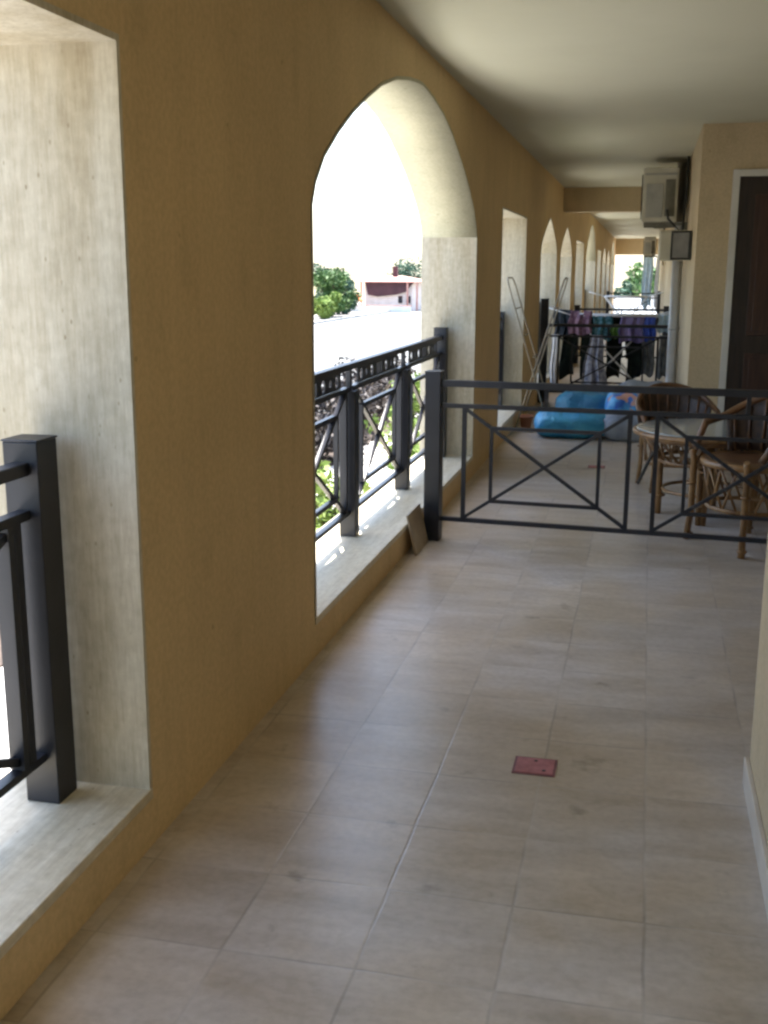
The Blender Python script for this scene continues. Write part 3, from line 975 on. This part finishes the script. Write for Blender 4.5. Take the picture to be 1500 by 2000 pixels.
# ------------------------------------------------------------------ drying rack and laundry
def drying_rack(loc, label, w=1.42, top=0.97, dp=0.55):
    t = empty('drying_rack', loc, label, 'drying rack', 'white laundry drying racks')
    x, y, z = loc
    m = MB()
    for s in (-1, 1):
        yy = y + s * dp / 2
        m.tube([(x - w / 2 + .2, yy, top), (x + w / 2 - .2, yy, top)], 0.010, 8)
    for s in (-1, 1):
        m.tube([(x + s * (w / 2 - .2), y - dp / 2, top), (x + s * (w / 2 - .2), y + dp / 2, top)], 0.010, 8)
    m.build('top_frame', M['rack'], t)
    m = MB()
    for k in range(7):
        yy = y - dp / 2 + dp * (k + .5) / 7
        m.tube([(x - w / 2 + .2, yy, top), (x + w / 2 - .2, yy, top)], 0.004, 5)
    m.build('wire', M['rack'], t)
    for s in (-1, 1):
        m = MB()
        x0, x1 = x + s * (w / 2 - .2), x + s * (w / 2 + .10)
        zt = top + 0.09
        m.tube([(x0, y - dp / 2, top), (x1, y - dp / 2, zt), (x1, y + dp / 2, zt), (x0, y + dp / 2, top)], 0.009, 6)
        for k in range(3):
            u = (k + 1) / 4
            m.tube([(x0 + (x1 - x0) * u, y - dp / 2, top + .09 * u), (x0 + (x1 - x0) * u, y + dp / 2, top + .09 * u)], 0.004, 5)
        m.build('wing', M['rack'], t)
    for s in (-1, 1):
        m = MB()
        xa, xb = x + s * (w / 2 - .22), x - s * (w / 2 - .30)
        for q in (-1, 1):
            yy = y + q * (dp / 2 - .03 - (0.02 if s > 0 else 0))
            m.tube([(xa, yy, top - .01), (xb, yy, 0.012)], 0.010, 8)
        m.tube([(xb, y - dp / 2 + .03, 0.014), (xb, y + dp / 2 - .03, 0.014)], 0.010, 8)
        m.build('leg', M['rack'], t)
    return t
drying_rack((-0.38, 14.25, 0), 'white drying rack loaded with laundry behind the second railing')
drying_rack((-0.45, 24.0, 0), 'empty white drying rack far down the corridor', 1.3, 1.0, 0.6)

def cloth(name, mat, xc, y, zt, zb, w0, w1, label, cat, seed, legs=False, amp=0.018, notch=0.0):
    """a garment hanging from its top edge, thin folded cloth with waves"""
    rnd = random.Random(seed)
    nx, nz = 22, 14
    ph = [rnd.uniform(0, 6.28) for _ in range(4)]
    bm = bmesh.new()
    def grid(side):
        G_ = []
        for i in range(nx + 1):
            u = i / nx
            row = []
            for k in range(nz + 1):
                v = k / nz
                w = w0 + (w1 - w0) * v
                x = (u - .5) * w
                lenj = 1 + 0.05 * math.sin(9 * u + ph[0])
                z = -(zt - zb) * v * lenj
                d = amp * (0.3 + v) * (math.sin(u * 15 + ph[1]) + 0.6 * math.sin(u * 27 + ph[2] + 2 * v))
                x += 0.012 * math.sin(7 * v + ph[3])
                row.append(bm.verts.new((x, d + side * (0.006 + 0.010 * (1 - v) ** 2), z)))
            G_.append(row)
        return G_
    A, Bq = grid(-1), grid(1)
    def keep(i, k):
        if legs and (k + .5) / nz > 0.38 and abs((i + .5) / nx - .5) < 0.05 + 0.07 * ((k + .5) / nz - .38):
            return False
        if notch and (k + .5) / nz < notch and abs((i + .5) / nx - .5) < 0.10:
            return False
        return True
    for i in range(nx):
        for k in range(nz):
            if not keep(i, k): continue
            for Gd in (A, Bq):
                f = bm.faces.new((Gd[i][k], Gd[i + 1][k], Gd[i + 1][k + 1], Gd[i][k + 1])); f.smooth = True
            for di, dk, e in ((-1, 0, ((i, k), (i, k + 1))), (1, 0, ((i + 1, k), (i + 1, k + 1))), (0, -1, ((i, k), (i + 1, k))), (0, 1, ((i, k + 1), (i + 1, k + 1)))):
                a, b = i + di, k + dk
                if not (0 <= a < nx and 0 <= b < nz) or not keep(a, b):
                    p, q = e
                    bm.faces.new((A[p[0]][p[1]], A[q[0]][q[1]], Bq[q[0]][q[1]], Bq[p[0]][p[1]]))
    lo = [v for v in bm.verts if not v.link_faces]
    bmesh.ops.delete(bm, geom=lo, context='VERTS')
    bmesh.ops.recalc_face_normals(bm, faces=bm.faces)
    me = bpy.data.meshes.new(name); bm.to_mesh(me); bm.free()
    me.materials.append(mat)
    o = bpy.data.objects.new(name, me); COL.objects.link(o)
    o.location = (xc, y, zt)
    return tag(o, label, cat, 'laundry hanging on the drying rack')
Y0 = 14.0
cloth('jacket', CL['jacket'], -1.02, Y0 + .02, 1.04, 0.72, 0.22, 0.20, 'dark slate jacket hanging at the left end of the drying rack', 'jacket', 11)
cloth('blouse', CL['pink'], -0.80, Y0 - .03, 1.03, 0.74, 0.26, 0.30, 'pink blouse hanging on the left half of the drying rack', 'blouse', 12, notch=.12)
cloth('trousers', CL['black'], -0.82, Y0 + .10, 0.97, 0.20, 0.40, 0.44, 'black trousers hanging under the pink blouse', 'trousers', 13, True)
cloth('shirt', CL['teal'], -0.53, Y0 - .02, 0.97, 0.68, 0.24, 0.22, 'teal patterned shirt hanging at the middle of the rack', 'shirt', 14)
cloth('dress', CL['print'], -0.60, Y0 - .10, 0.74, 0.10, 0.14, 0.34, 'grey printed dress hanging between the two pairs of black trousers', 'dress', 15)
cloth('trousers', CL['black'], -0.26, Y0 + .10, 0.97, 0.19, 0.42, 0.44, 'black trousers hanging under the purple towel', 'trousers', 16, True)
cloth('sock', CL['green'], -0.37, Y0 - .05, 0.86, 0.70, 0.12, 0.10, 'small green cloth hanging left of the purple towel', 'cloth', 17)
cloth('towel', CL['purple'], -0.18, Y0 - .05, 0.96, 0.66, 0.28, 0.30, 'purple towel hanging on the right half of the drying rack', 'towel', 18)
cloth('towel', CL['blue'], 0.03, Y0 - .04, 0.96, 0.68, 0.16, 0.16, 'royal blue towel next to the purple one', 'towel', 19)
cloth('towel', CL['sky'], 0.20, Y0 - .02, 0.99, 0.78, 0.14, 0.14, 'pale blue cloth at the right end of the drying rack', 'towel', 20)
cloth('shirt', CL['grey'], 0.02, Y0 + .12, 0.72, 0.24, 0.16, 0.20, 'grey shirt hanging low at the right of the rack', 'shirt', 21)
cloth('shirt', CL['grey'], 0.22, Y0 + .10, 0.74, 0.22, 0.12, 0.14, 'narrow grey shirt at the right end below the pale blue cloth', 'shirt', 22)
cloth('towel', CL['white'], -1.10, Y0 - .12, 0.74, 0.06, 0.10, 0.08, 'narrow white towel hanging down at the left end of the rack', 'towel', 23)
o = cloth('curtain', CL['sky'], -0.06, 39.5, 2.05, 0.30, 0.34, 0.34, 'pale blue curtain strip hanging at the far end of the corridor', 'curtain', 24)
del o['group']
o = cloth('curtain', CL['white'], 0.26, 39.0, 1.95, 0.25, 0.12, 0.16, 'narrow white strip added as the sunlit end edge of the right wall', 'curtain', 25)  # no real curtain: white sheet added to stand for sunlight on the wall end
del o['group']

# ------------------------------------------------------------------ outside: ground, road, planting, trees, house
struct(MB().box(-500, 300, -300, 600, G - 1.0, G - 0.06), 'ground', M['ground'])
struct(MB().box(-26, -8.7, -200, 400, G - 0.059, G), 'road', M['asphalt'])
struct(MB().box(-26.35, -26.001, -200, 400, G - 0.059, G + 0.16), 'kerb', M['kerb'])
struct(MB().box(-46, -26.36, -200, 400, G - 0.059, G + 0.03), 'pavement', M['paving'])
struct(MB().box(-8.69, -6.6, -60, 120, G - 0.059, G + 0.02), 'planting_bed', M['soil'])
struct(MB().box(-6.59, -1.62, -60, 120, G - 0.059, G), 'path', M['road'])
struct(MB().box(-1.61, 30, YB + 0.7, 80, G - 0.059, G + 0.02), 'courtyard', M['road'])

def leaf_mesh(name, blobs, n, size, mat, seed):
    rnd = random.Random(seed)
    bm = bmesh.new()
    tot = sum(b[3] ** 2 for b in blobs)
    for (bx, by, bz, br) in blobs:
        k = int(n * br ** 2 / tot)
        for _ in range(k):
            d = Vector((rnd.gauss(0, 1), rnd.gauss(0, 1), rnd.gauss(0, 1))).normalized()
            r = br * (0.35 + 0.75 * rnd.random() ** 0.6)
            c = Vector((bx, by, bz)) + Vector((d.x, d.y, d.z * 0.85)) * r
            a = Vector((rnd.gauss(0, 1), rnd.gauss(0, 1), rnd.gauss(0, .6))).normalized()
            b = a.cross(Vector((rnd.gauss(0, 1), rnd.gauss(0, 1), rnd.gauss(0, 1)))).normalized()
            s = size * rnd.uniform(0.6, 1.3)
            vs = [bm.verts.new(c + a * s * p + b * s * q) for p, q in ((-1, 0), (0, -.45), (1, 0), (0, .45))]
            bm.faces.new(vs)
    me = bpy.data.meshes.new(name)
    bm.to_mesh(me); bm.free()
    me.materials.append(mat)
    return me

def blobset(seed, w, h, z0, n):
    rnd = random.Random(seed)
    out = []
    for _ in range(n):
        r = rnd.uniform(0.13, 0.34) * w
        a = rnd.uniform(0, 6.28)
        q = rnd.uniform(0.05, 0.50) * w
        out.append((q * math.cos(a), q * math.sin(a), z0 + rnd.uniform(0.10, 0.95) * h, r * 0.8))
    return out

LEAFM = {}
def plant(name, cat, loc, w, h, z0, mat, label, group, variant=0, n=1500, size=0.1, trunk=0.05, rz=0):
    key = (name, mat, variant)
    t = empty(name, loc, label, cat, group, rz)
    if key not in LEAFM:
        LEAFM[key] = (leaf_mesh('crown', blobset(variant + 31, 1.0, h / w, z0 / w, 15), n, size / w, M[mat], variant + 5), None)
        m = MB()
        hh = (z0 + h * .6) / w
        rt = trunk / w
        m.tube([(0, 0, -0.05), (0.01, 0, hh * .4), (0.03, 0.02, hh * .75), (0.03, 0.0, hh)], [rt * 1.3, rt, rt * .7, rt * .3], 7)
        for k in range(5):
            a = k * 1.3 + variant
            q = hh * (.45 + .08 * k)
            m.tube([(0.02, 0.01, q), (0.2 * math.cos(a), 0.2 * math.sin(a), q + 0.14), (0.34 * math.cos(a), 0.34 * math.sin(a), q + 0.32)], [rt * .5, rt * .35, rt * .15], 5)
        me = bpy.data.meshes.new('trunk'); m.bm.to_mesh(me); m.bm.free(); me.materials.append(M['bark'])
        LEAFM[key] = (LEAFM[key][0], me)
    for nm, me in (('crown', LEAFM[key][0]), ('trunk', LEAFM[key][1])):
        o = bpy.data.objects.new(nm, me)
        COL.objects.link(o)
        o.parent = t
    t.scale = (w, w, w)
    return t

# planting between the building and the road
rnd = random.Random(3)
i = 0
for y in [12 + 2.3 * k for k in range(10)]:
    plant('hedge_shrub', 'shrub', (-7.6 + rnd.uniform(-.3, .3), y, G), 2.3, 1.25 , 0.1, 'leaf_c', 'dark brownish clipped shrub in the hedge row along the pale road', 'dark hedge shrubs along the road', i % 3, 1800, 0.085, 0.04, rnd.uniform(0, 6))
    i += 1
for k, (x, y, s) in enumerate([(-3.6, 10.6, 1.9), (-4.4, 15.2, 1.7), (-4.0, 19.5, 1.9), (-4.9, 24.0, 2.0), (-3.4, 7.2, 1.5), (-3.0, 13.0, 1.3)]):
    plant('garden_shrub', 'shrub', (x, y, G), s, s * .8, 0.1, 'leaf_b', 'yellow green leafy shrub growing below the balustrade', 'yellow green shrubs below the balustrade', k % 3, 1600, 0.09, 0.04, k)
# trees across the road
for k, (x, y, s, mt, lb) in enumerate([(-28.6, 100, 4.6, 'leaf_a', 'round mid green tree at the left side of the arch view'),
                                      (-32.0, 112, 5.2, 'leaf_d', 'bluish green tree standing behind the round green tree'),
                                      (-29.6, 106, 3.6, 'leaf_d', 'smaller bluish tree right of the round green tree'),
                                      (-27.9, 95, 2.6, 'leaf_b', 'low yellow green bush in front of the round tree'),
                                      (-27.8, 136, 6.6, 'leaf_d', 'tall dark tree behind the red roofed house')]):
    plant('broadleaf_tree', 'tree', (x, y, G), s, s * .72, s * .12, mt, lb, 'trees across the road', k, 4200, 0.19, 0.18, k)
# trees beyond the far end of the corridor
for k, (x, y, s, mt, lb) in enumerate([(0.6, 66, 4.4, 'leaf_a', 'green tree beyond the far end of the corridor'),
                                      (2.6, 78, 5.0, 'leaf_d', 'bluish tree right of the green one beyond the corridor end'),
                                      (-2.2, 92, 3.6, 'leaf_d', 'distant tree left of the corridor end')]):
    plant('courtyard_tree', 'tree', (x, y, G), s, s * .75, s * .2, mt, lb, 'trees beyond the corridor end', k, 2400, 0.22, 0.16, k)
w = empty('garden_wall', (-1, 60, G), 'low white garden wall beyond the corridor end', 'wall')
MB().box(-6, 8, 60, 60.3, G - .02, G + 2.9).build('wall_body', M['white_wall'], w)
MB().box(-6.05, 8.05, 59.95, 60.35, G + 2.901, G + 2.98).build('coping', M['kerb'], w)

# red roofed house across the road
hx0, hx1, hy0, hy1 = -30.6, -23.95 - 0.4, 118.0, 126.0
hs = empty('red_roofed_house', (-27.4, 122, G), 'low house with red roof and dark red boarded upper wall across the road', 'house')
MB().box(hx0 + .5, hx1 - .5, hy0 + .6, hy1 - .5, G - .02, 0.30).build('wall', M['house'], hs)
m = MB()
pts = [(hx0 + .6, 0.29), (hx1 - .3, 0.29), (hx1 - 1.2, -0.72), (hx1 - 2.2, -1.0), (hx0 + 2.0, -1.22), (hx0 + .9, -1.05)]
a = [m.bm.verts.new((x, hy0 + .35, z)) for x, z in pts]; b = [m.bm.verts.new((x, hy0 + .595, z)) for x, z in pts]
m.bm.faces.new(a); m.bm.faces.new(b[::-1])
for q in range(len(pts)):
    m.bm.faces.new((a[q], a[(q + 1) % len(pts)], b[(q + 1) % len(pts)], b[q]))
m.build('boarded_gable', M['fascia'], hs)
m = MB()
ev = [m.bm.verts.new(p) for p in ((hx0 - .3, hy0, .30), (hx1 + .3, hy0, .30), (hx1 + .3, hy1, .30), (hx0 - .3, hy1, .30))]
el = [m.bm.verts.new(p) for p in ((hx0 - .3, hy0, .40), (hx1 + .3, hy0, .40), (hx1 + .3, hy1, .40), (hx0 - .3, hy1, .40))]
rg = [m.bm.verts.new(p) for p in ((hx0 + 2.4, 122, .98), (hx1 - 2.4, 122, .98))]
m.bm.faces.new(ev[::-1])
for q in range(4):
    m.bm.faces.new((ev[q], ev[(q + 1) % 4], el[(q + 1) % 4], el[q]))
m.bm.faces.new((el[0], el[1], rg[1], rg[0])); m.bm.faces.new((el[2], el[3], rg[0], rg[1]))
m.bm.faces.new((el[1], el[2], rg[1])); m.bm.faces.new((el[3], el[0], rg[0]))
rf = m.build('roof', M['roof'], hs)
MB().box(-27.6, -27.1, 121.3, 121.8, 0.6, 2.0).build('chimney', M['fascia'], rf)
for x in (hx1 - 2.0, hx1 - 1.1):
    MB().box(x, x + .45, hy0 + .52, hy0 + .599, -1.9, -1.15).build('window', M['window'], hs)
for x in (hx1 + .05, hx1 - 1.0, hx0 + .1):
    MB().box(x, x + .18, hy0 + .1, hy0 + .28, G - .02, 0.295).build('porch_post', M['roof'], hs)
gw = empty('street_wall', (-28.6, 113.5, G), 'low white street wall in front of the red roofed house', 'wall')
MB().box(-33.0, -23.9, 113.4, 113.7, G - .02, G + .62).build('wall_body', M['white_wall'], gw)
MB().box(-33.05, -23.85, 113.35, 113.75, G + .621, G + .69).build('coping', M['roof'], gw)
sh = empty('garden_shed', (-32.4, 116.5, G), 'small pink rendered shed between the green trees and the red roofed house', 'shed')
MB().box(-33.3, -31.6, 115.6, 117.4, G - .02, -0.75).build('wall', M['house'], sh)
m = MB()
q = [m.bm.verts.new(p) for p in ((-33.5, 115.4, -.75), (-31.4, 115.4, -.75), (-31.4, 117.6, -.75), (-33.5, 117.6, -.75), (-33.1, 116.5, -.2), (-31.8, 116.5, -.2))]
for f_ in ((0, 3, 2, 1), (0, 1, 5, 4), (2, 3, 4, 5), (1, 2, 5), (3, 0, 4)):
    m.bm.faces.new([q[k] for k in f_])
m.build('roof', M['roof'], sh)
# orange parasol beside the road
pu = empty('parasol', (-28.2, 108, G), 'small orange parasol standing in front of the red roofed house', 'parasol')
MB().tube([(-28.2, 108, G), (-28.2, 108, G + 1.85)], 0.04, 8).build('pole', M['rack'], pu)
MB().lathe([(0.75, 1.20), (0.72, 1.30), (0.40, 1.62), (0.06, 1.84)], 12, (-28.2, 108, G)).build('canopy', M['orange'], pu)

# ------------------------------------------------------------------ light
W = bpy.data.worlds.new('World')
SC.world = W
W.use_nodes = True
nt = W.node_tree
bg = nt.nodes['Background']
sky = nt.nodes.new('ShaderNodeTexSky')
sky.sky_type = 'NISHITA'
sky.sun_disc = False
sd = Vector((-0.10, 0.30, 1.0)).normalized()       # towards the sun
sky.sun_elevation = math.asin(sd.z)
sky.sun_rotation = math.atan2(sd.x, sd.y)
sky.air_density = 1.0
sky.dust_density = 2.0
nt.links.new(sky.outputs['Color'], bg.inputs['Color'])
bg.inputs['Strength'].default_value = 0.15
sl = bpy.data.lights.new('sun', 'SUN')
sl.energy = 4.5
sl.angle = rad(0.53)
sl.color = (1.0, 0.95, 0.88)
so = bpy.data.objects.new('sun', sl)
COL.objects.link(so)
so.rotation_euler = sd.to_track_quat('Z', 'Y').to_euler()
so.location = (-10, 10, 30)

# ------------------------------------------------------------------ camera
cam = bpy.data.cameras.new('camera')
cam.sensor_fit = 'VERTICAL'
cam.sensor_height = 36.0
cam.sensor_width = 27.0
cam.lens = 36.0 * 2148.5 / 2000.0
cam.clip_start = 0.05
cam.clip_end = 2000
co = bpy.data.objects.new('camera', cam)
COL.objects.link(co)
r = Vector((0.97330338, 0.22949086, 0.00380447))
u = Vector((-0.05273987, 0.20748373, 0.97681575))
f = Vector((-0.22338092, 0.95093872, -0.21404794))
mt = Matrix((r, u, -f)).transposed().to_4x4()
mt.translation = (0, 0, 1.5)
co.matrix_world = mt
SC.camera = co

SC.view_settings.view_transform = 'Standard'
SC.view_settings.look = 'None'
SC.view_settings.exposure = 2.42
SC.view_settings.gamma = 1.0
SC.view_settings.use_curve_mapping = False
SC.cycles.use_denoising = True
SC.cycles.max_bounces = 12
SC.cycles.diffuse_bounces = 8
SC.cycles.glossy_bounces = 4
SC.cycles.transmission_bounces = 6
SC.cycles.caustics_reflective = False
SC.cycles.caustics_refractive = False
SC.cycles.sample_clamp_indirect = 6.0
SC.cycles.filter_width = 2.6
